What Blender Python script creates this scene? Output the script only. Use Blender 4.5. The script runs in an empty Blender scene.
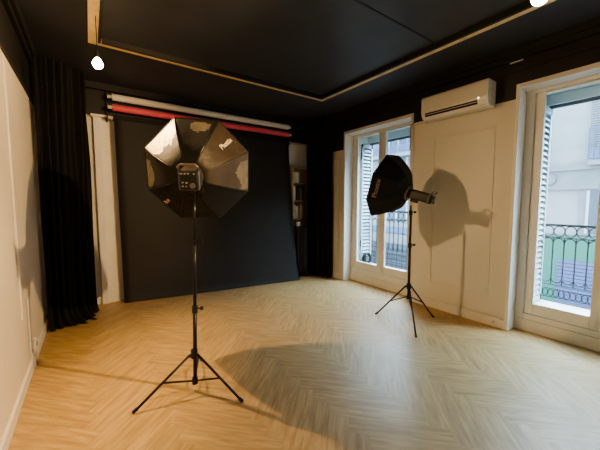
import bpy, bmesh, math, random
from mathutils import Vector, Matrix
random.seed(7)
S = bpy.context.scene
COL = S.collection
PI = math.pi

# ------------------------------------------------------------------ materials
def new_mat(name):
    m = bpy.data.materials.new(name); m.use_nodes = True
    nt = m.node_tree; b = nt.nodes['Principled BSDF']
    return m, nt, b

def mat(name, col, rough=.6, metal=0., noise=.06, nscale=12., bump=.0, bscale=60., sheen=0., coat=0., spec=.5, stretch=None):
    m, nt, b = new_mat(name)
    b.inputs['Roughness'].default_value = rough
    b.inputs['Metallic'].default_value = metal
    b.inputs['Specular IOR Level'].default_value = spec
    b.inputs['Sheen Weight'].default_value = sheen
    b.inputs['Coat Weight'].default_value = coat
    tc = nt.nodes.new('ShaderNodeTexCoord')
    src = tc.outputs['Object']
    if stretch:
        mp = nt.nodes.new('ShaderNodeMapping'); mp.inputs['Scale'].default_value = stretch
        nt.links.new(src, mp.inputs[0]); src = mp.outputs[0]
    n = nt.nodes.new('ShaderNodeTexNoise'); n.inputs['Scale'].default_value = nscale; n.inputs['Detail'].default_value = 4
    nt.links.new(src, n.inputs['Vector'])
    r = nt.nodes.new('ShaderNodeValToRGB')
    r.color_ramp.elements[0].position = .3; r.color_ramp.elements[1].position = .7
    r.color_ramp.elements[0].color = (*[c*(1-noise) for c in col], 1)
    r.color_ramp.elements[1].color = (*[min(1, c*(1+noise)) for c in col], 1)
    nt.links.new(n.outputs['Fac'], r.inputs[0]); nt.links.new(r.outputs[0], b.inputs['Base Color'])
    if bump:
        n2 = nt.nodes.new('ShaderNodeTexNoise'); n2.inputs['Scale'].default_value = bscale; n2.inputs['Detail'].default_value = 3
        nt.links.new(src, n2.inputs['Vector'])
        bp = nt.nodes.new('ShaderNodeBump'); bp.inputs['Strength'].default_value = bump; bp.inputs['Distance'].default_value = .01
        nt.links.new(n2.outputs['Fac'], bp.inputs['Height']); nt.links.new(bp.outputs[0], b.inputs['Normal'])
    return m

def emis(name, col, s):
    m, nt, b = new_mat(name)
    b.inputs['Base Color'].default_value = (*col, 1)
    b.inputs['Emission Color'].default_value = (*col, 1); b.inputs['Emission Strength'].default_value = s
    return m

def glass_mat():
    m = bpy.data.materials.new('window_glass'); m.use_nodes = True; nt = m.node_tree
    nt.nodes.clear()
    o = nt.nodes.new('ShaderNodeOutputMaterial'); mx = nt.nodes.new('ShaderNodeMixShader')
    t = nt.nodes.new('ShaderNodeBsdfTransparent'); g = nt.nodes.new('ShaderNodeBsdfGlossy'); lw = nt.nodes.new('ShaderNodeLayerWeight'); pw = nt.nodes.new('ShaderNodeMath'); f = nt.nodes.new('ShaderNodeMath')
    t.inputs[0].default_value = (.93, .97, .98, 1); g.inputs['Roughness'].default_value = .02; lw.inputs['Blend'].default_value = .5
    pw.operation = 'POWER'; pw.inputs[1].default_value = 4.5; nt.links.new(lw.outputs['Facing'], pw.inputs[0])
    f.operation = 'MULTIPLY_ADD'; f.inputs[1].default_value = .6; f.inputs[2].default_value = .03; nt.links.new(pw.outputs[0], f.inputs[0])
    nt.links.new(f.outputs[0], mx.inputs[0]); nt.links.new(t.outputs[0], mx.inputs[1]); nt.links.new(g.outputs[0], mx.inputs[2])
    nt.links.new(mx.outputs[0], o.inputs[0]); return m

def floor_mat():
    m, nt, b = new_mat('herringbone_oak')
    a = nt.nodes.new('ShaderNodeAttribute'); a.attribute_name = 'plank'
    uv = nt.nodes.new('ShaderNodeUVMap'); uv.uv_map = 'UVMap'
    mp = nt.nodes.new('ShaderNodeMapping'); mp.inputs['Scale'].default_value = (3.0, 26, 1)
    nt.links.new(uv.outputs[0], mp.inputs[0])
    n = nt.nodes.new('ShaderNodeTexNoise'); n.inputs['Scale'].default_value = 1.3; n.inputs['Detail'].default_value = 6; n.inputs['Roughness'].default_value = .6; n.inputs['Distortion'].default_value = .4
    nt.links.new(mp.outputs[0], n.inputs['Vector'])
    r = nt.nodes.new('ShaderNodeValToRGB')
    r.color_ramp.elements[0].position = .25; r.color_ramp.elements[1].position = .75
    r.color_ramp.elements[0].color = FLOOR_D; r.color_ramp.elements[1].color = FLOOR_L
    nt.links.new(n.outputs['Fac'], r.inputs[0])
    hs = nt.nodes.new('ShaderNodeHueSaturation')
    mr = nt.nodes.new('ShaderNodeMapRange'); mr.inputs[3].default_value = .93; mr.inputs[4].default_value = 1.06
    nt.links.new(a.outputs['Fac'], mr.inputs[0]); nt.links.new(mr.outputs[0], hs.inputs['Value']); nt.links.new(r.outputs[0], hs.inputs['Color'])
    nt.links.new(hs.outputs[0], b.inputs['Base Color'])
    b.inputs['Roughness'].default_value = .42; b.inputs['Specular IOR Level'].default_value = .55
    bp = nt.nodes.new('ShaderNodeBump'); bp.inputs['Strength'].default_value = .12; bp.inputs['Distance'].default_value = .004
    nt.links.new(n.outputs['Fac'], bp.inputs['Height']); nt.links.new(bp.outputs[0], b.inputs['Normal'])
    return m
FLOOR_D = (.335, .21, .088, 1); FLOOR_L = (.64, .45, .222, 1)

M = {}
M['white'] = mat('wall_white_paint', (.72, .69, .63), .55, noise=.025, nscale=3, bump=.08, bscale=90)
M['white_left'] = mat('left_wall_paint', (.78, .71, .58), .5, noise=.025, nscale=3, bump=.08, bscale=90)
M['pale'] = mat('pale_blue_white_paint', (.85, .92, .97), .5, noise=.02)  # daylight on the corner wall, painted as a pale blue tone
M['frame'] = mat('window_white_paint', (.78, .76, .71), .4, noise=.03, nscale=8, bump=.05)
M['black'] = mat('black_wall_paint', (.020, .019, .0195), .55, noise=.2, nscale=5, bump=.05, bscale=70)
M['ceil'] = mat('black_ceiling_paint', (.045, .046, .052), .5, noise=.15, nscale=2.5, bump=.04, bscale=60)
M['batten'] = mat('pale_pine_batten', (.74, .55, .30), .5, noise=.18, nscale=9, bump=.1, stretch=(1, 1, 6))
M['floor'] = floor_mat()
M['velvet'] = mat('black_velvet', (.0055, .0055, .0057), .8, noise=.3, nscale=20, bump=.15, bscale=250, sheen=.06, spec=.3)
M['paper_black'] = mat('black_seamless_paper', (.024, .023, .0225), .72, noise=.12, nscale=2, bump=.03, bscale=14, spec=.5)
M['paper_white'] = mat('white_paper_roll', (.72, .70, .66), .6, noise=.04)
M['paper_red'] = mat('red_paper_roll', (.74, .12, .18), .5, noise=.07)
M['card'] = mat('tube_cardboard', (.6, .58, .54), .7)
M['metal_black'] = mat('black_coated_metal', (.014, .013, .013), .36, .3, noise=.2)
M['tube'] = mat('satin_stand_tube', (.035, .033, .032), .3, .8, noise=.15)
M['knob'] = mat('black_plastic', (.012, .012, .012), .45)
M['chrome'] = mat('brushed_steel', (.55, .54, .5), .25, 1., noise=.08)
M['nylon'] = mat('black_nylon', (.009, .0085, .0075), .6, noise=.25, nscale=8, bump=.5, bscale=9, spec=.25)
M['nylon_sheen'] = mat('bronze_sheen_nylon', (.036, .027, .019), .5, noise=.2, nscale=8, bump=.5, bscale=12, spec=.35)  # bulb sheen on the nylon, put into the base colour
M['lining'] = mat('pale_translucent_lining', (.86, .68, .42), .5, noise=.12, nscale=14, bump=.8, bscale=16)  # bulb highlight on black nylon, painted as a cream patch
M['lining_dim'] = mat('grey_lining', (.10, .085, .065), .5, noise=.3, nscale=16, bump=.8, bscale=22)  # weaker highlights on the nylon, painted as dull grey-brown patches
M['diffuser'] = mat('white_diffuser_cloth', (.8, .8, .78), .8)
M['logo'] = mat('printed_logo_white', (.72, .66, .56), .5)
M['logo_dim'] = mat('printed_logo_tan', (.36, .27, .22), .5)
M['logo_dim2'] = mat('printed_logo_grey', (.34, .31, .26), .5)
M['flash'] = mat('flash_body_dark', (.02, .019, .018), .35)
M['flash_grey'] = mat('flash_grey_shell', (.2, .175, .145), .3, .5)
M['screen'] = mat('flash_panel_print', (.4, .34, .27), .5)
M['ac'] = mat('white_ac_plastic', (.78, .75, .70), .35, noise=.02)
M['slot'] = mat('dark_slot', (.01, .01, .01), .6)
M['light_dot'] = emis('indicator_light', (1, .9, .7), 3.)
M['rad'] = mat('black_cast_iron', (.03, .03, .036), .2, .3, noise=.2)
M['shelfwood'] = mat('shelf_oak', (.42, .33, .24), .55, noise=.15, nscale=8, stretch=(8, 1, 1))
M['box_white'] = mat('white_card_box', (.62, .6, .56), .6)
M['book_dark'] = mat('dark_book_cover', (.02, .02, .025), .5)
M['book_cream'] = mat('cream_book_cover', (.5, .46, .38), .6)
M['book_brown'] = mat('brown_book_cover', (.2, .12, .07), .6)
M['shutter'] = mat('white_blue_shutter', (.50, .58, .60), .5, noise=.05)
M['shutter_gap'] = mat('shutter_shadow_backing', (.12, .19, .22), .7)
M['iron'] = mat('wrought_iron', (.05, .055, .065), .5, .3)
M['stone'] = mat('paris_limestone', (.36, .375, .375), .8, noise=.08, nscale=1.5, bump=.1, bscale=20)
M['stone_d'] = mat('limestone_moulding', (.25, .265, .275), .8, noise=.08, nscale=3)
M['green'] = mat('green_shopfront', (.05, .20, .14), .5)
M['violet'] = mat('violet_roller_shutter', (.12, .14, .28), .5)
M['grey_grille'] = mat('grey_grille', (.11, .13, .15), .6)
M['wdark'] = mat('facade_window_glass', (.12, .15, .18), .2)
M['asphalt'] = mat('asphalt', (.09, .09, .095), .9)
M['zinc'] = mat('zinc_roof', (.30, .34, .38), .5)
M['railblue'] = mat('blue_grey_railing', (.12, .16, .27), .5)
M['cable'] = mat('grey_cable', (.12, .11, .10), .5)
M['glass'] = glass_mat()

# ------------------------------------------------------------------ helpers
def link(o, parent=None):
    COL.objects.link(o)
    if parent is not None: o.parent = parent
    return o

def obj(name, bm, m, parent=None, smooth=False, bevel=0, solid=0):
    me = bpy.data.meshes.new(name)
    bmesh.ops.recalc_face_normals(bm, faces=bm.faces)
    bm.to_mesh(me); bm.free()
    mats = m if isinstance(m, (list, tuple)) else [m]
    for x in mats: me.materials.append(x)
    o = link(bpy.data.objects.new(name, me), parent)
    if smooth:
        for p in me.polygons: p.use_smooth = True
    if solid:
        sm = o.modifiers.new('solid', 'SOLIDIFY'); sm.thickness = solid
    if bevel:
        bv = o.modifiers.new('bevel', 'BEVEL'); bv.width = bevel; bv.segments = 2; bv.limit_method = 'ANGLE'
    return o

def tag(o, label=None, cat=None, group=None, kind=None):
    if label: o['label'] = label
    if cat: o['category'] = cat
    if group: o['group'] = group
    if kind: o['kind'] = kind
    return o

def empty(name, label, cat, loc=(0, 0, 0), group=None):
    o = bpy.data.objects.new(name, None); o.empty_display_size = .1
    link(o); o.location = loc
    return tag(o, label, cat, group)

def struct(name, bm, m, parent=None, **k):
    o = obj(name, bm, m, parent, **k)
    o['kind'] = 'structure'
    return o

def BM(): return bmesh.new()

def box(bm, x0, x1, y0, y1, z0, z1, mi=0):
    vs = [bm.verts.new(p) for p in ((x0, y0, z0), (x1, y0, z0), (x1, y1, z0), (x0, y1, z0), (x0, y0, z1), (x1, y0, z1), (x1, y1, z1), (x0, y1, z1))]
    for f in ((0, 3, 2, 1), (4, 5, 6, 7), (0, 1, 5, 4), (1, 2, 6, 5), (2, 3, 7, 6), (3, 0, 4, 7)):
        bm.faces.new([vs[i] for i in f]).material_index = mi
    return bm

def basis(d):
    d = Vector(d).normalized()
    a = Vector((0, 0, 1)) if abs(d.z) < .9 else Vector((1, 0, 0))
    u = d.cross(a).normalized(); v = d.cross(u).normalized()
    return u, v

def tube(bm, pts, r, n=10, r2=None, cap=True, closed=False):
    pts = [Vector(p) for p in pts]; rings = []
    L = len(pts)
    for i, p in enumerate(pts):
        if closed: d = pts[(i+1) % L]-pts[i-1]
        else: d = pts[min(i+1, L-1)]-pts[max(i-1, 0)]
        if i == 0: u, v = basis(d)
        else:
            dn = d.normalized(); u = (u-dn*u.dot(dn)).normalized(); v = dn.cross(u)
        rr = r if r2 is None else r+(r2-r)*i/(L-1)
        rings.append([bm.verts.new(p+(u*math.cos(2*PI*k/n)+v*math.sin(2*PI*k/n))*rr) for k in range(n)])
    for i in range(L if closed else L-1):
        A = rings[i]; B = rings[(i+1) % L]
        for k in range(n): bm.faces.new((A[k], A[(k+1) % n], B[(k+1) % n], B[k]))
    if cap and not closed:
        bm.faces.new(rings[0][::-1]); bm.faces.new(rings[-1])
    return bm

def ellipse_pts(c, a, b, ru, rv, n=18):
    return [Vector(c)+Vector(a)*ru*math.cos(2*PI*i/n)+Vector(b)*rv*math.sin(2*PI*i/n) for i in range(n)]

# ------------------------------------------------------------------ room constants
XL, XR, YB, YF, ZC = -.44, 3.55, 4.70, -2.6, 2.85
ZW = 2.38
WA = (2.45, 3.69); WB = (-.075, 1.225); WFILL = (-2.35, -1.05); WT = 2.47; XO = 4.10  # third opening is unseen, added to let fill daylight in
FRX = 3.70

# floor (herringbone planks in one mesh)
def build_floor():
    bm = BM(); uvl = bm.loops.layers.uv.new('UVMap'); col = bm.faces.layers.float.new('plank_f')
    Lp, Wp = .60, .12
    rng = random.Random(3)
    # herringbone lattice in a frame turned by 45 degrees
    ang = math.radians(ANG)
    R = Matrix.Rotation(ang, 2)
    def plank(u0, v0, du, dv, horiz):
        g = .0008
        P = [(u0+g, v0+g), (u0+du-g, v0+g), (u0+du-g, v0+dv-g), (u0+g, v0+dv-g)]
        Q = [R @ Vector(p) for p in P]
        cx = sum(q.x for q in Q)/4; cy = sum(q.y for q in Q)/4
        if not (XL-.7 < cx < XR+.9 and YF-.7 < cy < YB+.7): return
        f = bm.faces.new([bm.verts.new((q.x, q.y, 0)) for q in Q])
        o = rng.random()*50; o2 = rng.random()*50
        UV = [(0, 0), (du, 0), (du, dv), (0, dv)] if horiz else [(0, 0), (0, du), (dv, du), (dv, 0)]
        for lp, uvv in zip(f.loops, UV): lp[uvl].uv = (uvv[0]+o, uvv[1]+o2)
        f[col] = rng.random()
    N = int(Lp/Wp)
    for i in range(-120, 120):
        for j in range(-14, 14):
            # shift pattern: horizontal plank at (i*W + j*2L.., i*W)
            bx = i*Wp + j*2*Lp; by = i*Wp
            plank(bx, by, Lp, Wp, True)
            plank(bx+Lp, by-Lp+Wp, Wp, Lp, False)
    for co, no in (((XL-.02, 0, 0), (-1, 0, 0)), ((XR+.14, 0, 0), (1, 0, 0)), ((0, YF-.02, 0), (0, -1, 0)), ((0, YB+.02, 0), (0, 1, 0))):
        bmesh.ops.bisect_plane(bm, geom=bm.verts[:]+bm.edges[:]+bm.faces[:], plane_co=co, plane_no=no, clear_outer=True)
    vals = [f[col] for f in bm.faces]
    n0 = len(vals)
    # dark sub-base showing in the joints
    bmesh.ops.recalc_face_normals(bm, faces=bm.faces)
    for f in bm.faces:
        if f.normal.z < 0: f.normal_flip()
    base = [bm.verts.new(p) for p in ((XL-.02, YF-.02, -.004), (XR+.14, YF-.02, -.004), (XR+.14, YB+.02, -.004), (XL-.02, YB+.02, -.004))]
    bm.faces.new(base)
    vals.append(0.)
    me = bpy.data.meshes.new('floor')
    bm.faces.ensure_lookup_table()
    bm.to_mesh(me); bm.free()
    at = me.attributes.new('plank', 'FLOAT', 'FACE')
    at.data.foreach_set('value', vals)
    me.materials.append(M['floor'])
    o = link(bpy.data.objects.new('floor', me)); o['kind'] = 'structure'
    return o
ANG = 45
build_floor()

# ceiling
struct('ceiling', box(BM(), XL-.1, XR+.1, YF-.1, YB+.1, ZC, ZC+.12), M['ceil'])
# walls
struct('wall_left', box(BM(), XL-.12, XL, YF, YB+.1, -.01, ZC), M['white_left'])
struct('wall_back', box(BM(), XL, XR, YB, YB+.12, -.01, ZC), M['white'])
struct('wall_front', box(BM(), XL, XR, YF-.12, YF, -.01, ZC), M['white'])
b = BM()
box(b, XR, XO, YF, WFILL[0], -.01, ZC); box(b, XR, XO, WFILL[1], WB[0], -.01, ZC)
box(b, XR, XO, WB[1], WA[0], -.01, ZC)
box(b, XR, XO, WA[1], YB+.1, -.01, ZC)
for w in (WA, WB, WFILL):
    box(b, XR, XO, w[0], w[1], WT, ZC)
    box(b, XR+.14, XO, w[0], w[1], -.15, .10); box(b, 3.79, XO, w[0]+.085, w[1]-.085, .10, .26)
    box(b, 3.79, XO, w[1]-.085, w[1], .10, WT)        # outer reveals narrow the opening
    box(b, 3.79, XO, w[0], w[0]+.085, .10, WT)
struct('wall_right', b, M['white'])

# black painted upper bands with cornice steps
b = BM(); box(b, XL, XL+.015, YF, YB, 2.375, ZC); box(b, XL, XL+.07, YF, YB, 2.76, ZC); box(b, XL, XL+.045, YF, YB, 2.71, 2.76)
struct('trim_1', b, M['black'])
b = BM(); box(b, XL, XR, YB-.02, YB, 2.46, ZC); box(b, XL, XR, YB-.08, YB, 2.77, ZC)
struct('trim_2', b, M['black'])
b = BM()
X1 = XR-.02
box(b, X1, XR, YF, WB[0]-.04, WT+.01, ZC); box(b, X1, XR, WB[0]-.04, WB[1]+.035, 2.515, ZC)
box(b, X1, XR, WB[1]+.035, WA[0]-.04, ZW, ZC); box(b, X1, XR, WA[0]-.04, WA[1]+.035, 2.515, ZC)
box(b, X1, XR, WA[1]+.035, YB, 2.23, ZC)
box(b, XR-.10, XR, YF, YB, 2.79, ZC); box(b, XR-.065, XR, YF, YB, 2.745, 2.79); box(b, XR-.035, XR, YF, YB, 2.64, 2.665)
struct('trim_3', b, M['black'])

# window casings
def casing(n, w):
    b = BM(); x = XR-.03
    box(b, x, XR, w[1], w[1]+.035, 0, 2.515); box(b, x, XR, w[0]-.04, w[0], 0, 2.515)
    box(b, x, XR, w[0], w[1], WT, 2.515)
    struct(n, b, M['frame'], bevel=.004)
casing('trim_14', WFILL); casing('trim_4', WA); casing('trim_5', WB)

# baseboards
def bb(name, segs, m): 
    b = BM()
    for s in segs: box(b, *s)
    struct(name, b, m, bevel=.003)
bb('baseboard_left', [(XL, XL+.018, YF, YB-.02, 0, .085)], M['frame'])
bb('baseboard_back', [(XL, XR, YB-.018, YB, 0, .10)], M['frame'])
bb('baseboard_right', [(XR-.018, XR, WB[1]+.035, WA[0]-.04, 0, .10), (XR-.018, XR, WA[1]+.035, YB-.02, 0, .10), (XR-.018, XR, WFILL[1]+.035, WB[0]-.04, 0, .10), (XR-.018, XR, YF, WFILL[0]-.04, 0, .10),
                       (XR-.022, XR, WB[1]+.035, WA[0]-.04, .085, .10)], M['frame'])

# wall mouldings (panel outlines)
def rect_mould(b, axis, c, side, u0, u1, z0, z1, w=.03, t=.014):
    def seg(a0, a1, c0, c1):
        if axis == 'x': box(b, min(c, c+side*t), max(c, c+side*t), a0, a1, c0, c1)
        else: box(b, a0, a1, min(c, c+side*t), max(c, c+side*t), c0, c1)
    seg(u0, u0+w, z0, z1); seg(u1-w, u1, z0, z1); seg(u0+w, u1-w, z0, z0+w); seg(u0+w, u1-w, z1-w, z1)
b = BM(); box(b, XL, XL+.013, 2.865, 2.89, .50, 2.34)
struct('trim_6', b, M['frame'], bevel=.004)
b = BM(); rect_mould(b, 'x', XR, -1, 1.435, 2.14, .32, 2.16, w=.028, t=.010); rect_mould(b, 'x', XR, -1, 3.83, 4.3, .32, 2.1, w=.028, t=.010)
struct('trim_7', b, M['white'], bevel=.004)
# door frame strip on the back wall next to the backdrop
b = BM(); box(b, .085, .165, YB-.05, YB, 0, 2.43); box(b, .06, .30, YB-.07, YB, 2.43, 2.46); box(b, .165, .6, YB-.02, YB, .1, 2.40)
struct('trim_8', b, M['frame'], bevel=.004)
b = BM(); box(b, 2.99, 3.50, YB-.02, YB, 2.0, 2.42)  # added panel whose pale colour imitates daylight on this wall
struct('trim_13', b, M['pale'], bevel=.004)

# ------------------------------------------------------------------ windows
def louvres(b, x0, x1, y, z0, z1, t=.028):
    # a shutter leaf folded flat against the reveal: lies in the xz plane at y
    box(b, x0, x0+.035, y-t, y, z0, z1); box(b, x1-.035, x1, y-t, y, z0, z1)
    box(b, x0, x1, y-t, y, z0, z0+.06); box(b, x0, x1, y-t, y, z1-.06, z1)
    box(b, x0+.03, x1-.03, y+.0005, y+.0015, z0+.05, z1-.05, 1)  # added dark sheet imitating the shade between the slats
    z = z0+.07
    while z < z1-.07:
        v = [b.verts.new(p) for p in ((x0+.03, y-.004, z+.034), (x1-.03, y-.004, z+.034), (x1-.03, y-t+.002, z), (x0+.03, y-t+.002, z),
                                      (x0+.03, y-.004, z+.042), (x1-.03, y-.004, z+.042), (x1-.03, y-t+.002, z+.008), (x0+.03, y-t+.002, z+.008))]
        for f in ((0, 1, 2, 3), (7, 6, 5, 4), (0, 4, 5, 1), (1, 5, 6, 2), (2, 6, 7, 3), (3, 7, 4, 0)): b.faces.new([v[i] for i in f])
        z += .06
    return b

def window(n, w, gz):
    y0, y1 = w; cy = (y0+y1)/2; jw = .035 if n == 1 else .075
    b = BM()
    # fixed frame
    box(b, FRX, FRX+.08, y1-jw, y1, .10, WT); box(b, FRX, FRX+.08, y0, y0+jw, .10, WT)
    box(b, FRX, FRX+.08, y0+jw, y1-jw, WT-.035, WT); box(b, FRX, FRX+.08, y0+jw, y1-jw, .10, gz-.12)
    box(b, FRX-.012, FRX, y0, y1, 0.0, .105)
    box(b, FRX-.02, FRX, y0+.02, y1-.02, .105, .125)
    root = struct('window_%d' % n, b, M['frame'], bevel=.005)
    for a0, a1 in ((cy, y1-jw), (y0+jw, cy)):
        b = BM(); g = .002
        s0 = .07; s1 = .075
        lo = s0 if a0 == cy else s1; hi = s1 if a0 == cy else s0
        zb, zt = gz-.115, WT-.038
        x0, x1 = FRX+.01, FRX+.055
        box(b, x0, x1, a0+g, a0+lo, zb, zt); box(b, x0, x1, a1-hi, a1-g, zb, zt)
        box(b, x0, x1, a0+lo, a1-hi, zb, gz); box(b, x0, x1, a0+lo, a1-hi, 2.415, zt)
        c = obj('casement', b, M['frame'], root, bevel=.006)
        b = BM(); box(b, x0+.02, x0+.024, a0+lo-.005, a1-hi+.005, gz-.005, 2.42)
        obj('pane', b, M['glass'], c)
    b = BM(); box(b, FRX-.006, FRX+.01, cy-.022, cy+.022, gz-.1, 2.42); obj('cover_strip', b, M['frame'], root, bevel=.004)
    b = BM(); tube(b, [(FRX-.02, cy, gz-.09), (FRX-.02, cy, 2.41)], .006, 8); obj('bolt_rod', b, M['frame'], root)
    b = BM(); box(b, FRX-.03, FRX-.004, cy-.02, cy+.02, 1.12, 1.24); tube(b, [(FRX-.03, cy, 1.18), (FRX-.07, cy, 1.18)], .012, 10)
    bmesh.ops.create_uvsphere(b, u_segments=12, v_segments=8, radius=.024, matrix=Matrix.Translation((FRX-.08, cy, 1.18)))
    obj('handle', b, M['frame'], root, bevel=.002)
    return root
window(1, WA, .34); window(2, WB, .30); window(3, WFILL, .30)  # third window is unseen, added for daylight on the left wall

def shutter(w, lab):
    for s in (1, 0):
        y = (w[1]-.087) if s else (w[0]+.087+.03)
        if s == 0 and w is WB: continue
        r = empty('window_shutter', lab[s], 'shutter', (3.95, y, .27))
        b = louvres(BM(), -.135, .125, 0, 0, 2.06); obj('leaf', b, [M['shutter'], M['shutter_gap']], r)
        for hz in (.3, 1.8):
            b = BM(); tube(b, [(-.138, -.014, hz), (-.138, -.014, hz+.12)], .008, 8); obj('hinge', b, M['iron'], r)
shutter(WA, {1: 'pale louvred shutter folded in the left reveal of the far window', 0: 'pale louvred shutter folded in the right reveal of the far window'})
shutter(WB, {1: 'pale louvred shutter folded beside the near right-hand window'})

# blind boxes on the outside lintel
def blind_box(w, lab):
    r = empty('blind_box', lab, 'blind', (4.04, (w[0]+w[1])/2, 2.33))
    h = (w[1]-w[0])/2-.09
    b = BM(); box(b, -.05, .05, -h, h, .03, .135); obj('housing', b, M['shutter'], r, bevel=.006)
    b = BM(); box(b, -.02, -.008, -h+.01, h-.01, -.005, .03); obj('bottom_slat', b, M['grey_grille'], r)
blind_box(WA, 'grey blind housing above the far window, outside the glass')
blind_box(WB, 'grey blind housing above the near window, outside the glass')

# balcony railings
def railing(w, lab):
    y0, y1 = w[0]-.10, w[1]+.02
    X = 4.16
    r = empty('balcony_railing', lab, 'railing', (X, (y0+y1)/2, .12), 'wrought iron railings outside the windows')
    off = -(y0+y1)/2
    n = 15; step = (y1-y0)/n
    Y = lambda i: y0+step*i+off
    rb = .0055
    def bar(nm, z, rad=.009):
        b = BM(); box(b, -rad, rad, y0+off, y1+off, z-rad*.7, z+rad*.7); obj(nm, b, M['iron'], r)
    Z0 = -.12 if w is WB else -.03
    bar('handrail', 1.10+Z0, .016); bar('rail', .965+Z0, .008); bar('rail', .44+Z0, .007); bar('rail', .25+Z0, .010)
    b = BM()
    for i in range(n):
        tube(b, ellipse_pts((0, Y(i)+step/2, 1.032+Z0), (0, 1, 0), (0, 0, 1), step*.5, .056, 16), rb, 6, closed=True)
    obj('ring_row', b, M['iron'], r, smooth=True)
    for i in range(0, n+1):
        b = BM(); box(b, -.005, .005, Y(i)-.005, Y(i)+.005, .13 if i in (0, n) else .44+Z0, .965+Z0); obj('baluster', b, M['iron'], r)
    b = BM()
    for i in range(n):
        c = (0, Y(i)+step/2, .90+Z0)
        tube(b, [Vector(c)+Vector((0, math.cos(t)*step*.5, math.sin(t)*.055)) for t in [PI*k/10 for k in range(11)]], rb, 6)
    obj('arch_row', b, M['iron'], r, smooth=True)
    b = BM()
    for i in range(n):
        c = (0, Y(i)+step/2, .52+Z0)
        tube(b, [Vector(c)+Vector((0, math.cos(t)*step*.5, -math.sin(t)*.055)) for t in [PI*k/10 for k in range(11)]], rb, 6)
    obj('lower_arch_row', b, M['iron'], r, smooth=True)
    b = BM()
    for i in range(n):
        for sh in (0, .5):
            tube(b, ellipse_pts((0, Y(i)+step*sh+.02, .345+Z0), (0, 1, 0), (0, 0, 1), step*.52, .05, 14), rb*.9, 6, closed=True)
    obj('scroll_row', b, M['iron'], r, smooth=True)
railing(WA, 'black wrought iron balcony railing outside the far window')
railing(WB, 'black wrought iron balcony railing outside the near right window')

# balcony ledges
for i, w in enumerate((WA, WB)):
    b = BM(); box(b, XO-.0, 4.30, w[0]-.12, w[1]+.04, -.18, .11)
    struct('trim_%d' % (9+i), b, M['stone_d'], bevel=.01)

# round object on the outer sill of window 1
r = empty('cable_reel', 'round dark reel on the outer sill, behind the far window', 'reel', (3.915, 3.53, .37))
b = BM(); tube(b, ellipse_pts((0, 0, 0), (1, 0, 0), (0, 0, 1), .083, .083, 24), .026, 10, closed=True); obj('coil', b, M['metal_black'], r, smooth=True)
b = BM(); tube(b, [(0, -.02, 0), (0, .02, 0)], .045, 20); obj('hub', b, M['cable'], r)

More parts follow.
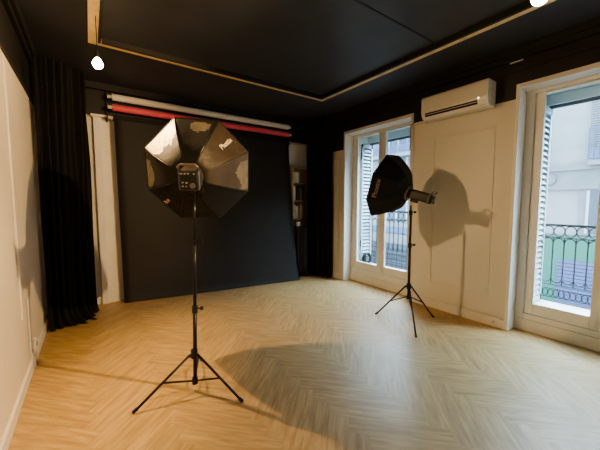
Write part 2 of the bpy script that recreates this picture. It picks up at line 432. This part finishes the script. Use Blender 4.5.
# ------------------------------------------------------------------ street outside
FX = 11.0
g = BM(); box(g, 4.15, FX+4, -22, 40, -3.7, -3.5); struct('ground', g, M['asphalt'])
def facade():
    r = empty('apartment_building', 'pale limestone apartment building across the street', 'building', (FX, 5, -3.5))
    def P(name, m, boxes, parent=r, bevel=0):
        b = BM()
        for q in boxes: box(b, q[0], q[1], q[2]-5, q[3]-5, q[4]+3.5, q[5]+3.5)
        return obj(name, b, m, parent, bevel=bevel)
    P('wall', M['stone'], [(0, 3, -9, 30, -.3, 5.7)])
    P('belt_course', M['stone_d'], [(-.10, 0, -9, 30, 1.72, 2.3), (-.18, 0, -9, 30, 2.22, 2.36), (-.14, 0, -9, 30, 1.70, 1.78)])
    P('belt_course', M['stone_d'], [(-.25, 0, -9, 30, 5.2, 5.4), (-.10, 0, -9, 30, 4.75, 5.2)])
    # shop front
    P('shop_front', M['green'], [(-.15, .2, -9, 3.2, -3.5, .42)])
    P('roller_shutter', M['violet'], [(-.19+.0*(k % 2), -.15, 1.0, 2.62, -3.45+.1*k, -3.45+.1*k+.085) for k in range(32)])
    P('shop_front', M['stone_d'], [(-.15, .2, 3.2, 30, -.45, -.02)])
    P('shop_front', M['grey_grille'], [(-.1, .2, 3.2, 30, -3.5, -.45)])
    P('grille', M['iron'], [(-.16, -.14, 3.3, 14, -3.4+.22*k, -3.4+.22*k+.03) for k in range(13)] + [(-.17, -.15, 3.3+.25*k, 3.32+.25*k, -3.4, -.5) for k in range(43)])
    P('storefront_sign', M['railblue'], [(-.22, -.15, 5.5, 13, .02, .26)])
    def win(yc, z0, z1, wd, shut):
        f = P('window', M['stone_d'], [(-.06, 0, yc-wd/2-.14, yc+wd/2+.14, z0-.05, z1+.16)])
        P('pane', M['wdark'], [(-.075, -.06, yc-wd/2, yc-.04, z0, z1), (-.075, -.06, yc+.04, yc+wd/2, z0, z1)], f)
        P('window_frame', M['shutter'], [(-.10, -.06, yc-.05, yc+.05, z0, z1), (-.09, -.06, yc-wd/2, yc-wd/2+.06, z0, z1), (-.09, -.06, yc+wd/2-.06, yc+wd/2, z0, z1)], f)
        if shut:
            for s in (-1, 1):
                ya = yc+s*(wd/2+.02); yb = ya+s*.5
                P('shutter', M['stone_d'], [(-.12, -.06, min(ya, yb), max(ya, yb), z0+.06*k, z0+.06*k+.042) for k in range(int((z1-z0)/.06))], f)
    for yc in (1.58, 4.6, 8.2, 11.4, 14.6):
        yu = yc-.45 if yc < 5 else yc; win(yu, 2.45, 4.45, 1.0, True); win(yc, .50, 1.66, 1.1, False)
        # balcony with bars
        if yc > 5: continue
        P('balcony_slab', M['stone_d'], [(-.5, 0, yu-.95, yu+.95, 2.3, 2.42)])
        P('balcony_rail', M['railblue'], [(-.5, -.46, yu-.95, yu+.95, 3.2, 3.25), (-.5, -.46, yu-.95, yu+.95, 2.7, 2.73), (-.5, -.46, yu-.95, yu+.95, 2.46, 2.5)]
          + [(-.49, -.47, yu-.95+.1*k, yu-.93+.1*k, 2.42, 3.22) for k in range(20)] + [(-.49, -.47, yu-.93+.1*k, yu-.87+.1*k, 2.48, 2.72) for k in range(0, 19, 1)])
    P('balcony_slab', M['stone_d'], [(-.6, 0, 6.4, 16, 3.22, 3.36)])
    P('balcony_rail', M['railblue'], [(-.6, -.56, 6.4, 16, 4.12, 4.18), (-.6, -.56, 6.4, 16, 3.62, 3.66), (-.6, -.56, 6.4, 16, 3.38, 3.42)] + [(-.59, -.57, 6.4+.12*k, 6.43+.12*k, 3.36, 4.14) for k in range(80)]
      + [(-.59, -.57, 6.45+.12*k, 6.50+.12*k, 3.44, 3.60) for k in range(79)])
    P('roof', M['zinc'], [(.4, 3, -9, 30, 5.7, 6.4)])
    for yc in (2.95, 6.1):
        b = BM()
        tube(b, [(-.14, yc-5, 2.0+3.5), (-.10, yc-5, 2.0+3.5)], .16, 20)
        tube(b, ellipse_pts((-.14, yc-5, 5.5), (0, 1, 0), (0, 0, 1), .15, .15, 20), .025, 6, closed=True)
        obj('medallion', b, M['stone_d'], r)
facade()

# ------------------------------------------------------------------ ceiling battens
b = BM()
x0, x1, y1, y0, w, t = .055, 2.85, 3.475, -1.6, .075, .035
box(b, x0, x0+w, y0, y1, ZC-t, ZC); box(b, x1-w, x1, y0, y1, ZC-t, ZC); box(b, x0+w, x1-w, y1-w, y1, ZC-t, ZC); box(b, x0+w, x1-w, y0, y0+w, ZC-t, ZC)
struct('trim_11', b, M['batten'], bevel=.003)
b = BM(); box(b, x0+w, x0+w+.02, y0+w, y1-w, ZC-.045, ZC); box(b, x1-w-.03, x1-w, y0+w, y1-w, ZC-.045, ZC); box(b, x0+w+.03, x1-w-.03, y1-w-.03, y1-w, ZC-.045, ZC)  # black strips painted in as the shadow along the battens' inner edges
box(b, x0+w+.03, x1-w-.03, 1.665, 1.68, ZC-.006, ZC)
struct('trim_12', b, M['black'])

# ------------------------------------------------------------------ lamps
WARM = (1.0, .66, .32)
BG, P1, P2 = 80, 165, 420
def bulb_lamp(x, y, z, s, aim, power, cone, blend, lab):
    r = empty('pendant_bulb', lab, 'light bulb', (x, y, z), 'bare warm bulbs hung from the ceiling')
    b = BM(); bmesh.ops.create_uvsphere(b, u_segments=20, v_segments=14, radius=.038)
    for v in b.verts:
        if v.co.z > 0: v.co.z *= 1.35; k = 1-.35*(v.co.z/.051); v.co.x *= k; v.co.y *= k
    obj('bulb', b, emis('warm_bulb_glow', WARM, s), r, smooth=True)
    b = BM(); tube(b, [(0, 0, .046), (0, 0, .09)], .017, 14); obj('socket', b, M['knob'], r)
    b = BM(); tube(b, [(0, 0, .085), (0, 0, ZC-z-.02)], .003, 6); obj('cord', b, M['knob'], r)
    b = BM(); tube(b, [(0, 0, ZC-z-.025), (0, 0, ZC-z-.001)], .04, 18); obj('ceiling_rose', b, M['knob'], r)
    L = bpy.data.lights.new('lamp_light', 'SPOT'); L.energy = power; L.color = WARM; L.spot_size = math.radians(cone); L.spot_blend = blend; L.shadow_soft_size = .012
    d = (Vector(aim)-Vector((x, y, z))).normalized()
    lo = link(bpy.data.objects.new('lamp_light', L)); lo.location = Vector((x, y, z))+d*.065; lo.rotation_euler = d.to_track_quat('-Z', 'Y').to_euler()
bulb_lamp(.105, 2.95, 2.45, BG, (1.6, 1.3, 0), P1, 126, .7, 'glowing warm bulb above the left curtain')
bulb_lamp(1.94, .61, 2.40, BG, (-.44, 2.8, 1.5), P2, 86, .6, 'glowing warm bulb at the top edge of the picture')

# ------------------------------------------------------------------ softbox + stand
def text_mesh(body, size):
    cu = bpy.data.curves.new('txt', 'FONT'); cu.body = body; cu.size = size; cu.align_x = 'CENTER'; cu.align_y = 'CENTER'; cu.extrude = .0008
    cu.offset = 0
    t = bpy.data.objects.new('txt', cu); COL.objects.link(t)
    dg = bpy.context.evaluated_depsgraph_get(); dg.update()
    me = bpy.data.meshes.new_from_object(t.evaluated_get(dg))
    bpy.data.objects.remove(t); bpy.data.curves.remove(cu)
    return me

def axes(yaw, pit):
    a = Vector((math.cos(pit)*math.sin(yaw), math.cos(pit)*math.cos(yaw), math.sin(pit)))
    s = a.cross(Vector((0, 0, 1))).normalized(); t = s.cross(a)
    return a, s, t

def softbox(apex, yaw, pit, roll, dep, R, label, mats, logos, group, pw=.62):
    a, s, t = axes(yaw, pit)
    r = empty('octagonal_softbox', label, 'softbox', apex, group)
    r0 = .075; d0 = .03
    NS, NT = 22, 16
    prof = lambda q: (d0+(dep-d0)*q, r0+(R-r0)*(q**pw))
    rng = random.Random(5)
    def pt(k, u, q):
        d, rr = prof(q)
        A0 = roll+k*PI/4; A1 = A0+PI/4
        p0 = s*math.cos(A0)+t*math.sin(A0); p1 = s*math.cos(A1)+t*math.sin(A1)
        # cloth dips a little between the rods
        dip = 1-.035*math.sin(PI*u)*math.sin(PI*min(1, q*1.05))
        return a*d+(p0.lerp(p1, u))*rr*dip
    panels = []
    for k in range(8):
        b = BM(); G = []
        for i in range(NS+1):
            G.append([b.verts.new(pt(k, j/NT, i/NS)) for j in range(NT+1)])
        sp = mats.get(k, (M['nylon'], M['nylon'], None))
        for i in range(NS):
            for j in range(NT):
                f = b.faces.new((G[i][j], G[i][j+1], G[i+1][j+1], G[i+1][j]))
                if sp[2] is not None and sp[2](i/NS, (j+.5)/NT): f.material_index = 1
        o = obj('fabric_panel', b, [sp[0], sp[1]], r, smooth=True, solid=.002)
        panels.append(o)
        b = BM(); tube(b, [pt(k, 0, i/8)*1.004 for i in range(9)], .0032, 6); obj('rod', b, M['metal_black'], r)
    # rim and diffuser
    b = BM(); tube(b, [pt(k, 0, 1) for k in range(8)], .006, 8, closed=True); obj('rim', b, M['knob'], r)
    b = BM(); vs = [b.verts.new(pt(k, 0, 1)*.985) for k in range(8)]; b.faces.new(vs); obj('diffuser', b, M['diffuser'], r, solid=.002)
    b = BM(); tube(b, [a*.005, a*.04], .082, 24); obj('speed_ring', b, M['flash_grey'], r)
    for (k, q, mode, size, m) in logos:
        me = text_mesh('Phottix', size)
        c = pt(k, .5, q); e1 = (pt(k, .5, q+.05)-pt(k, .5, q-.05)); Ls = e1.length/.1; e1.normalize()
        e2 = (pt(k, .9, q)-pt(k, .1, q)).normalized()
        n = e1.cross(e2).normalized()
        if n.dot(c-a*c.dot(a)) < 0: n = -n
        X = e1 if mode == 'out' else (-e1 if mode == 'in' else -e2)
        Y = n.cross(X)
        for v in me.vertices:
            d = X*v.co.x+Y*v.co.y
            qq = q+d.dot(e1)/Ls; wd = (pt(k, 1, qq)-pt(k, 0, qq)).length
            v.co = pt(k, .5+d.dot(e2)/wd, qq)+n*(.010+v.co.z)
        me.materials.clear(); me.materials.append(m)
        lo = bpy.data.objects.new('logo', me); link(lo, r)
    return r

def flash(apex, yaw, pit, label, group, L=.2, W=.062):
    a, s, t = axes(yaw, pit)
    r = empty('studio_flash', label, 'flash', apex, group)
    Mx = Matrix((s, a, t)).transposed().to_4x4()
    def add(name, bm, m, par=r, **k):
        bmesh.ops.transform(bm, matrix=Mx, verts=bm.verts); return obj(name, bm, m, par, **k)
    b = BM(); box(b, -W, W, -L, 0, -W, W); add('body', b, M['flash'], bevel=.018)
    b = BM(); box(b, -W-.004, W+.004, -L+.015, -L+.04, -W-.004, W+.004); add('shell_band', b, M['flash_grey'], bevel=.012)
    b = BM(); box(b, -W+.008, W-.008, -L-.006, -L+.002, -W+.008, W-.014); pn = add('control_panel', b, M['knob'], bevel=.003)
    b = BM(); box(b, -.03, .022, -L-.009, -L-.004, .012, .036)
    add('display', b, M['slot'], pn)
    for x, z in ((-.035, -.01), (-.012, -.012), (-.036, -.034), (-.014, -.036), (-.04, .045), (-.02, .045), (.0, .045), (.035, .044)):
        b = BM(); box(b, x-.005, x+.005, -L-.010, -L-.004, z-.004, z+.004); add('button', b, M['screen'], pn)
    b = BM(); tube(b, [(.025, -L-.004, -.03), (.025, -L-.018, -.03)], .017, 18); add('dial', b, M['flash_grey'], pn)
    b = BM(); tube(b, [(-.055, -L+.02, W), (-.06, -L+.0, W+.025), (-.045, -L+.0, W+.04), (.045, -L+.0, W+.04), (.06, -L+.0, W+.025), (.055, -L+.02, W)], .008, 8)
    add('handle', b, M['flash_grey'], smooth=True)
    b = BM(); box(b, -.02, .02, -.11, -.03, -W-.03, -W); add('bracket', b, M['knob'], bevel=.004)
    b = BM(); tube(b, [(.02, -.07, -W-.018), (.055, -.07, -W-.018)], .006, 8); tube(b, [(.05, -.07, -W-.018), (.07, -.07, -W-.018)], .016, 10); add('tilt_knob', b, M['knob'])
    return r

def stand(cx, cy, feet_ang, rad, hub, low, top, clamps, label, group, lean=(0, 0)):
    r = empty('light_stand', label, 'light stand', (cx, cy, 0), group)
    def add(n, b, m, par=r, **k): return obj(n, b, m, par, **k)
    z1, z2 = clamps
    P = lambda z: (lean[0]*z, lean[1]*z, z)
    b = BM(); tube(b, [P(low-.015), P(z1)], .0135, 14); add('pole', b, M['metal_black'], smooth=True)
    b = BM(); tube(b, [P(z1), P(z2)], .0110, 14); add('pole', b, M['metal_black'], smooth=True)
    b = BM(); tube(b, [P(z2), P(top)], .0085, 14); add('pole', b, M['tube'], smooth=True)
    for z in (z1, z2):
        b = BM(); tube(b, [P(z-.03), P(z+.02)], .019, 14); cl = add('clamp', b, M['knob'] if z == z1 else M['tube'])
        b = BM(); lx = lean[0]*z; tube(b, [(.015+lx, -.008, z), (.04+lx, -.02, z)], .005, 8); tube(b, [(.034+lx, -.017, z), (.052+lx, -.026, z)], .013, 10); add('knob', b, M['knob'], cl)
    b = BM(); tube(b, [(0, 0, hub-.03), (0, 0, hub+.03)], .023, 16)
    for ang in feet_ang:
        d = Vector((math.cos(ang), math.sin(ang), 0)); box_at = d*.03
        tube(b, [box_at*.4+Vector((0, 0, hub)), box_at*1.25+Vector((0, 0, hub-.012))], .012, 8)
    add('collar', b, M['knob'])
    b = BM(); tube(b, [(0, 0, low-.025), (0, 0, low+.02)], .020, 16)
    add('collar', b, M['knob'])
    for ang in feet_ang:
        d = Vector((math.cos(ang), math.sin(ang), 0))
        p0 = d*.03+Vector((0, 0, hub)); p1 = d*rad+Vector((0, 0, .012))
        b = BM(); tube(b, [p0, p1], .0085, 10); lg = add('leg', b, M['metal_black'], smooth=True)
        b = BM(); tube(b, [p0.lerp(p1, .94), p1+d*.006-Vector((0, 0, .0005))], .0115, 10); add('foot', b, M['knob'], lg)
        mid = p0.lerp(p1, .5)
        b = BM(); tube(b, [d*.015+Vector((0, 0, low)), mid-Vector((0, 0, .006))], .0065, 8); add('brace', b, M['metal_black'])
    return r

SG = 'octagonal softboxes on tripod stands'
# stand 1
A1 = Vector((.565, 2.11, 1.515)); C1 = (.565, 2.11)
def feet_from(c, f): return [math.atan2(y-c[1], x-c[0]) for x, y in f]
f1 = feet_from(C1, [(.175, 2.087), (.782, 1.786), (.72, 2.47)])
a1, s1, t1 = axes(.431, .207)
top1 = (A1-a1*.07).z-.066-.02
base1 = A1-a1*.07
st1c = (A1.x-a1.x*.07, A1.y-a1.y*.07)
stand(C1[0], C1[1], f1, .392, .272, .075, 1.415, (.60, 1.08), 'black tripod light stand at the centre left, carrying the larger softbox', 'tripod light stands', lean=(.020, -.006))
APX1 = A1+a1*.05
flash(APX1+s1*.02, .431, .207, 'studio flash head with buttons and dial facing the camera', 'studio flash heads')
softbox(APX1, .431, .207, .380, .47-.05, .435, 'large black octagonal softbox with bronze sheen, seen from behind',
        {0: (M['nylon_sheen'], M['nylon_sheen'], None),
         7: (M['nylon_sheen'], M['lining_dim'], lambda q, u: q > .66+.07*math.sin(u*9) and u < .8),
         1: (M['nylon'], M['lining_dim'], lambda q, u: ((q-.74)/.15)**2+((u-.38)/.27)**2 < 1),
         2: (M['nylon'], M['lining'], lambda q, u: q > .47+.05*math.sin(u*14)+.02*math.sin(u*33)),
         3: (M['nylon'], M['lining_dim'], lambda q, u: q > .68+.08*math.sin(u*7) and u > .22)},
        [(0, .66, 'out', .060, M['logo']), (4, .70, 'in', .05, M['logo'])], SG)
# stand 2
C2 = (2.857, 1.957); A2 = Vector((2.875, 1.973, 1.444))
a2, s2, t2 = axes(-.24, .297)
f2 = feet_from(C2, [(2.75, 2.318), (3.222, 1.872), (2.6, 1.682)])
stand(C2[0], C2[1], f2, .376, .42, .30, 1.315, (.88, 1.24), 'black tripod light stand near the windows, carrying the smaller softbox', 'tripod light stands')
APX2 = A2+a2*.01
flash(APX2, -.24, .297, 'dark studio flash head seen from its side by the panelled wall', 'studio flash heads', L=.25, W=.052)
softbox(APX2, -.24, .297, .464, .319-.01, .378, 'smaller black octagonal softbox beside the far window', {}, [(3, .78, 'rim', .07, M['logo_dim'])], SG, pw=.46)

# ------------------------------------------------------------------ backdrop
def roll(name, x0, x1, y, z, r, m, lab):
    e = empty(name, lab, 'paper roll', ((x0+x1)/2, y, z))
    h = (x1-x0)/2
    b = BM(); tube(b, [(-h, 0, 0), (h, 0, 0)], r, 28); obj('paper', b, m, e, smooth=False, bevel=.002)
    b = BM(); tube(b, [(-h-.05, 0, 0), (h+.05, 0, 0)], .022, 16); obj('core_tube', b, M['card'], e)
    return e
roll('paper_roll', .295, 2.975, 4.58, 2.685, .043, M['paper_white'], 'long white paper roll, topmost above the backdrop')
roll('paper_roll', .295, 2.975, 4.57, 2.553, .043, M['paper_red'], 'long red paper roll directly under the white roll')
e = empty('black_backdrop', 'wide black seamless paper backdrop hanging down to the floor', 'backdrop', (1.63, 4.6, 0))
b = BM(); tube(b, [(-1.33, .005, 2.43), (1.36, .005, 2.43)], .040, 24); obj('rolled_paper', b, M['paper_black'], e)
b = BM(); tube(b, [(-1.40, .005, 2.43), (1.41, .005, 2.43)], .022, 16); obj('core_tube', b, M['card'], e)
b = BM(); NX, NZ = 26, 60; G = []
for i in range(NX+1):
    u = i/NX; row = []
    for j in range(NZ+1):
        q = j/NZ
        fw = .01+.36*u                         # bottom swings out more at the right end
        z = 2.43*(1-q)
        s_ = q**1.5
        x = (-1.325+(2.665-.045*q)*u)+.02*q*(1-u)*1.2
        y = -.04-fw*s_+.006*math.sin(u*9+q*2)*q
        if q > .965: y -= (q-.965)*.9; z = max(.006, z*.55+.004)
        row.append(b.verts.new((x, y, max(z, .006))))
    G.append(row)
for i in range(NX):
    for j in range(NZ): b.faces.new((G[i][j], G[i+1][j], G[i+1][j+1], G[i][j+1]))
obj('paper_sheet', b, M['paper_black'], e, smooth=True, solid=.002)
for x, lab in ((.235, 'black triple hook bracket holding the left ends of the rolls'), (3.035, 'black triple hook bracket holding the right ends of the rolls')):
    r = empty('roll_bracket', lab, 'bracket', (x, 4.66, 2.56))
    b = BM(); box(b, -.012, .012, 0, .04, -.18, .2); obj('plate', b, M['metal_black'], r, bevel=.003)
    for z, yy in ((.125-.024, -.08), (-.007-.024, -.09), (-.13-.024, -.055)):
        b = BM(); tube(b, [(0, .0, z), (0, yy, z), (0, yy-.028, z+.02), (0, yy-.03, z+.04)], .006, 8); obj('hook', b, M['metal_black'], r)

# ------------------------------------------------------------------ curtains
def curtain(path, ztop, lab, folds, amp, seed, puddle, bulge=0):
    rng = random.Random(seed)
    pts = [Vector((*p, 0)) for p in path]
    seg = [(pts[i+1]-pts[i]).length for i in range(len(pts)-1)]; T = sum(seg)
    def at(u):
        d = u*T
        for i, sl in enumerate(seg):
            if d <= sl or i == len(seg)-1:
                t = d/sl; dr = (pts[i+1]-pts[i]).normalized(); return pts[i]+(pts[i+1]-pts[i])*t, Vector((dr.y, -dr.x, 0))
            d -= sl
    ph = [rng.random()*6.28 for _ in range(6)]
    NU, NZ = 150, 60
    b = BM(); G = []
    for i in range(NU+1):
        u = i/NU; row = []; p, n = at(u)
        for j in range(NZ+1):
            q = j/NZ; z = ztop*(1-q)
            w = folds*2*PI*u+.9*math.sin(2.3*q+ph[0])+.6*math.sin(5*u+ph[1])
            am = amp*(.75+.25*q)*(1+.35*math.sin(3*u*PI+ph[2]+q*2))
            o = am*math.sin(w)+.35*am*math.sin(w*2.3+ph[3]+q*3)+.25*am*math.sin(q*11+u*17+ph[4])*math.sin(PI*q)
            o += bulge*math.sin(PI*q)**2*.5
            if q > .93: k = (q-.93)/.07; o += puddle*(k**1.6)*(.7+.5*math.sin(u*7+ph[5])); z = max(.012+.02*abs(math.sin(w))*(1-k), z*(1-.6*k)+.02*math.sin(w*1.3)**2*k)
            pos = p+n*o
            row.append(b.verts.new((max(pos.x, XL+.03), pos.y, max(.012, z))))
        G.append(row)
    for i in range(NU):
        for j in range(NZ): b.faces.new((G[i][j], G[i+1][j], G[i+1][j+1], G[i][j+1]))
    o = obj('curtain', b, M['velvet'], None, smooth=True, solid=.004)
    tag(o, lab, 'curtain', None)
    return o
curtain([(-.41, 3.98), (-.16, 4.17), (.025, 4.38)], 2.84, 'floor-length black curtain gathered in the left corner', 7, .040, 2, .13)
curtain([(3.25, 4.38), (3.38, 4.14), (3.49, 3.96)], 2.84, 'floor-length black curtain gathered in the right corner beside the radiator', 5, .034, 4, .05)

# ------------------------------------------------------------------ corner shelf, books, radiator
SX0, SX1, SY0, SY1 = 2.99, 3.50, 4.46, 4.675
r = empty('bookshelf', 'tall oak bookshelf half hidden between backdrop and curtain', 'bookshelf', (SX0, SY0, 0))
w = SX1-SX0; d = SY1-SY0
for x in (0, w-.02):
    b = BM(); box(b, x, x+.02, 0, d, 0, 2.0); obj('side_panel', b, M['shelfwood'], r, bevel=.002)
b = BM(); box(b, .02, w-.02, d-.01, d, 0, 2.0); obj('back_panel', b, M['shelfwood'], r)
SZ = [.06, .42, .78, 1.06, 1.38, 1.70, 1.98]
for z in SZ:
    b = BM(); box(b, .02, w-.02, 0, d-.01, z-.018, z); obj('shelf', b, M['shelfwood'], r, bevel=.002)
def jar(x, z, h, rad, m, lab):
    e = empty('storage_pot', lab, 'pot', (x, SY0+.09, z))
    b = BM(); tube(b, [(0, 0, .0), (0, 0, h*.85)], rad, 24); obj('pot', b, m, e, bevel=.004)
    b = BM(); tube(b, [(0, 0, h*.85), (0, 0, h)], rad*1.04, 24); obj('lid', b, m, e, bevel=.004)
jar(3.10, 1.7, .19, .075, M['box_white'], 'white lidded round pot on the top bookshelf level')
def books(z, specs, lab, grp):
    x = 3.02
    for (t, h, m, l) in specs:
        o = empty('book', l, 'book', (x, SY0+.03, z), grp)
        b = BM(); box(b, 0, t-.002, 0, .15, 0, h); obj('cover', b, m, o, bevel=.002)
        b = BM(); box(b, .003, t-.005, .004, .147, h-.001, h+.0008); obj('pages', b, M['box_white'], o)
        x += t
books(1.38, [(.05, .25, M['box_white'], 'thick white book, left end of the upper book row'), (.05, .23, M['book_dark'], 'black book beside the thick white one'),
             (.045, .26, M['book_dark'], 'tallest black book of the upper book row'), (.05, .22, M['book_brown'], 'brown book in the upper book row'), (.04, .25, M['book_dark'], 'black book at the right end of the upper row')], '', 'books on the upper book row')
books(1.06, [(.055, .24, M['book_cream'], 'thick cream book, left end of the lower book row'), (.05, .22, M['box_white'], 'white book in the lower book row'),
             (.04, .25, M['book_brown'], 'brown book beside the lower row white book'), (.05, .23, M['book_cream'], 'cream book at the right end of the lower row')], '', 'books on the lower book row')
# radiator
r = empty('column_radiator', 'low black ribbed radiator standing between the backdrop and the right curtain', 'radiator', (2.975, 4.34, 0))
nfin = 5; pitch = .046
for i in range(nfin):
    x = .02+pitch*i; b = BM()
    for yy in (-.045, .045):
        tube(b, [(x, yy, .12), (x, yy, .14), (x, yy, .88), (x, yy, .90)], .016, 10)
    for zc in (.13, .90): tube(b, [(x, -.052, zc), (x, .052, zc)], .022, 12)
    obj('column', b, M['rad'], r, smooth=True)
b = BM(); tube(b, [(0, 0, .13), (.02+pitch*(nfin-1)+.02, 0, .13)], .014, 10); tube(b, [(0, 0, .90), (.02+pitch*(nfin-1)+.02, 0, .90)], .014, 10); obj('header_pipe', b, M['rad'], r)
for x in (.02, .02+pitch*(nfin-1)):
    b = BM(); tube(b, [(x, -.045, .12), (x, -.045, 0)], .014, 8); tube(b, [(x, .045, .12), (x, .045, 0)], .014, 8); obj('foot', b, M['rad'], r)
e = empty('small_cup', 'small pale cup standing on top of the black radiator', 'cup', (3.02, 4.34, .922))
b = BM(); tube(b, [(0, 0, 0), (0, 0, .075)], .026, 18, r2=.034); obj('cup', b, M['box_white'], e)

# ------------------------------------------------------------------ air conditioner
r = empty('air_conditioner', 'white wall-mounted air conditioner above the wall panel', 'air conditioner', (XR-.02, 1.815, 2.34))
h = .37
b = BM()
prof = [(0, 0), (-.13, 0), (-.165, .022), (-.185, .06), (-.19, .10), (-.19, .24), (-.175, .262), (0, .262)]
A = [b.verts.new((x, -h, z)) for x, z in prof]; B2 = [b.verts.new((x, h, z)) for x, z in prof]
b.faces.new(A); b.faces.new(B2[::-1])
for i in range(len(prof)): b.faces.new((A[i], A[(i+1) % 8], B2[(i+1) % 8], B2[i]))
obj('housing', b, M['ac'], r, bevel=.004)
b = BM(); box(b, -.194, -.188, -h+.012, h-.012, .088, .235); obj('front_panel', b, M['ac'], r, bevel=.002)
b = BM()
for (xa, za, xb, zb) in ((-.176, .030, -.186, .068),):
    v = [b.verts.new(p) for p in ((xa-.004, -h+.10, za), (xb-.006, -h+.10, zb), (xb-.006, h-.05, zb), (xa-.004, h-.05, za), (xa+.02, -h+.10, za), (xb+.02, -h+.10, zb), (xb+.02, h-.05, zb), (xa+.02, h-.05, za))]
    for f in ((0, 1, 2, 3), (7, 6, 5, 4), (0, 4, 5, 1), (1, 5, 6, 2), (2, 6, 7, 3), (3, 7, 4, 0)): b.faces.new([v[i] for i in f])
obj('air_outlet', b, M['slot'], r)
b = BM(); box(b, -.192, -.183, -h+.10, h-.05, .047, .051); obj('louvre', b, M['ac'], r)
b = BM(); tube(b, [(-.192, -h+.085, .085), (-.199, -h+.085, .085)], .007, 12); obj('indicator_light', b, M['light_dot'], r)
# bracket and cable beside it
r = empty('pipe_cover', 'short white pipe cover by the top right corner of the far window', 'pipe cover', (XR-.02, 2.30, 2.33))
b = BM(); box(b, -.02, .02, -.07, .09, 0, .05); obj('cover', b, M['ac'], r, bevel=.006)
b = BM(); tube(b, [(-.016, .10, .05), (-.018, .14, .03), (-.018, .15, -.05), (-.016, .142, -.22), (-.018, .15, -.3)], .005, 8); obj('loose_cable', b, M['cable'], r)

# ------------------------------------------------------------------ small wall items
def socket(x, y, z, side, lab):
    r = empty('power_socket', lab, 'power socket', (x, y, z), 'white power sockets')
    b = BM(); box(b, 0, side*.022, -.04, .04, -.04, .04) if side > 0 else box(b, side*.022, 0, -.04, .04, -.04, .04); obj('plate', b, M['ac'], r, bevel=.004)
    b = BM(); tube(b, [(side*.021, 0, 0), (side*.0245, 0, 0)], .02, 16); obj('outlet', b, M['cable'], r)
socket(XL, 3.30, .15, 1, 'white power socket low on the left wall')
b = BM(); tube(b, [(XL+.012, 3.08, .60), (XL+.012, 3.08, .18), (XL+.024, 3.10, .10), (XL+.03, 3.12, .012)], .005, 8)
tag(obj('wall_cable', b, M['card'], smooth=True), 'thin pale cable running down the left wall to the floor', 'cable')
b = BM(); tube(b, [(XR-.022, 1.36, .055), (XR-.045, 1.36, .055)], .012, 12)
tag(obj('door_stop', b, M['card']), 'small round stop on the skirting between the windows', 'stop')
b = BM(); tube(b, [(XR-.02, 2.36, .108), (XR-.02, 1.9, .104), (XR-.02, 1.5, .106), (XR-.02, 1.30, .104)], .004, 6)
tag(obj('skirting_cable', b, M['frame']), 'thin white cable along the top of the right skirting', 'cable')
b = BM(); box(b, XR-.075, XR-.064, 1.20, 1.31, 2.715, 2.727)
tag(obj('cornice_clip', b, M['ac']), 'tiny white clip on the black cornice above the near window', 'clip')

# ------------------------------------------------------------------ world, camera
w = bpy.data.worlds.new('sky'); S.world = w; w.use_nodes = True
nt = w.node_tree; bg = nt.nodes['Background']
tc = nt.nodes.new('ShaderNodeTexCoord'); sx = nt.nodes.new('ShaderNodeSeparateXYZ'); rp = nt.nodes.new('ShaderNodeValToRGB')
nt.links.new(tc.outputs['Generated'], sx.inputs[0]); nt.links.new(sx.outputs['Z'], rp.inputs[0]); nt.links.new(rp.outputs[0], bg.inputs[0])
rp.color_ramp.elements[0].position = 0; rp.color_ramp.elements[0].color = (.66, .82, 1, 1)
rp.color_ramp.elements[1].position = .6; rp.color_ramp.elements[1].color = (.62, .80, 1, 1)
bg.inputs[1].default_value = 6.5
for (yc, wd) in (((WFILL[0]+WFILL[1])/2, 1.1), ((WA[0]+WA[1])/2, 1.1), ((WB[0]+WB[1])/2, 1.1)):
    L = bpy.data.lights.new('window_portal', 'AREA'); L.shape = 'RECTANGLE'; L.size = 2.2; L.size_y = wd
    L.cycles.is_portal = True
    o = bpy.data.objects.new('window_portal', L); link(o); o.location = (4.4, yc, 1.4); o.rotation_euler = (0, math.radians(90), 0)

L = bpy.data.lights.new('bright_sky_glow', 'SUN'); L.energy = 54.0; L.angle = math.radians(80); L.color = (.58, .79, 1.0)
o = link(bpy.data.objects.new('bright_sky_glow', L)); o.location = (9, 2, 9); o.rotation_euler = Vector((-1, .12, -1.0)).to_track_quat('-Z', 'Y').to_euler()

cam = bpy.data.cameras.new('camera'); cam.sensor_width = 36; cam.lens = 298/600*36; cam.clip_start = .02
co = bpy.data.objects.new('camera', cam); link(co)
co.location = (0, 0, 1.35); co.rotation_euler = (math.radians(90-4.4), 0, math.radians(-35.2))
S.camera = co
S.view_settings.view_transform = 'AgX'
S.view_settings.look = 'AgX - Medium High Contrast'
S.view_settings.exposure = 0.0
S.cycles.use_denoising = True
S.cycles.max_bounces = 8; S.cycles.diffuse_bounces = 5; S.cycles.transparent_max_bounces = 12
S.cycles.sample_clamp_indirect = 6
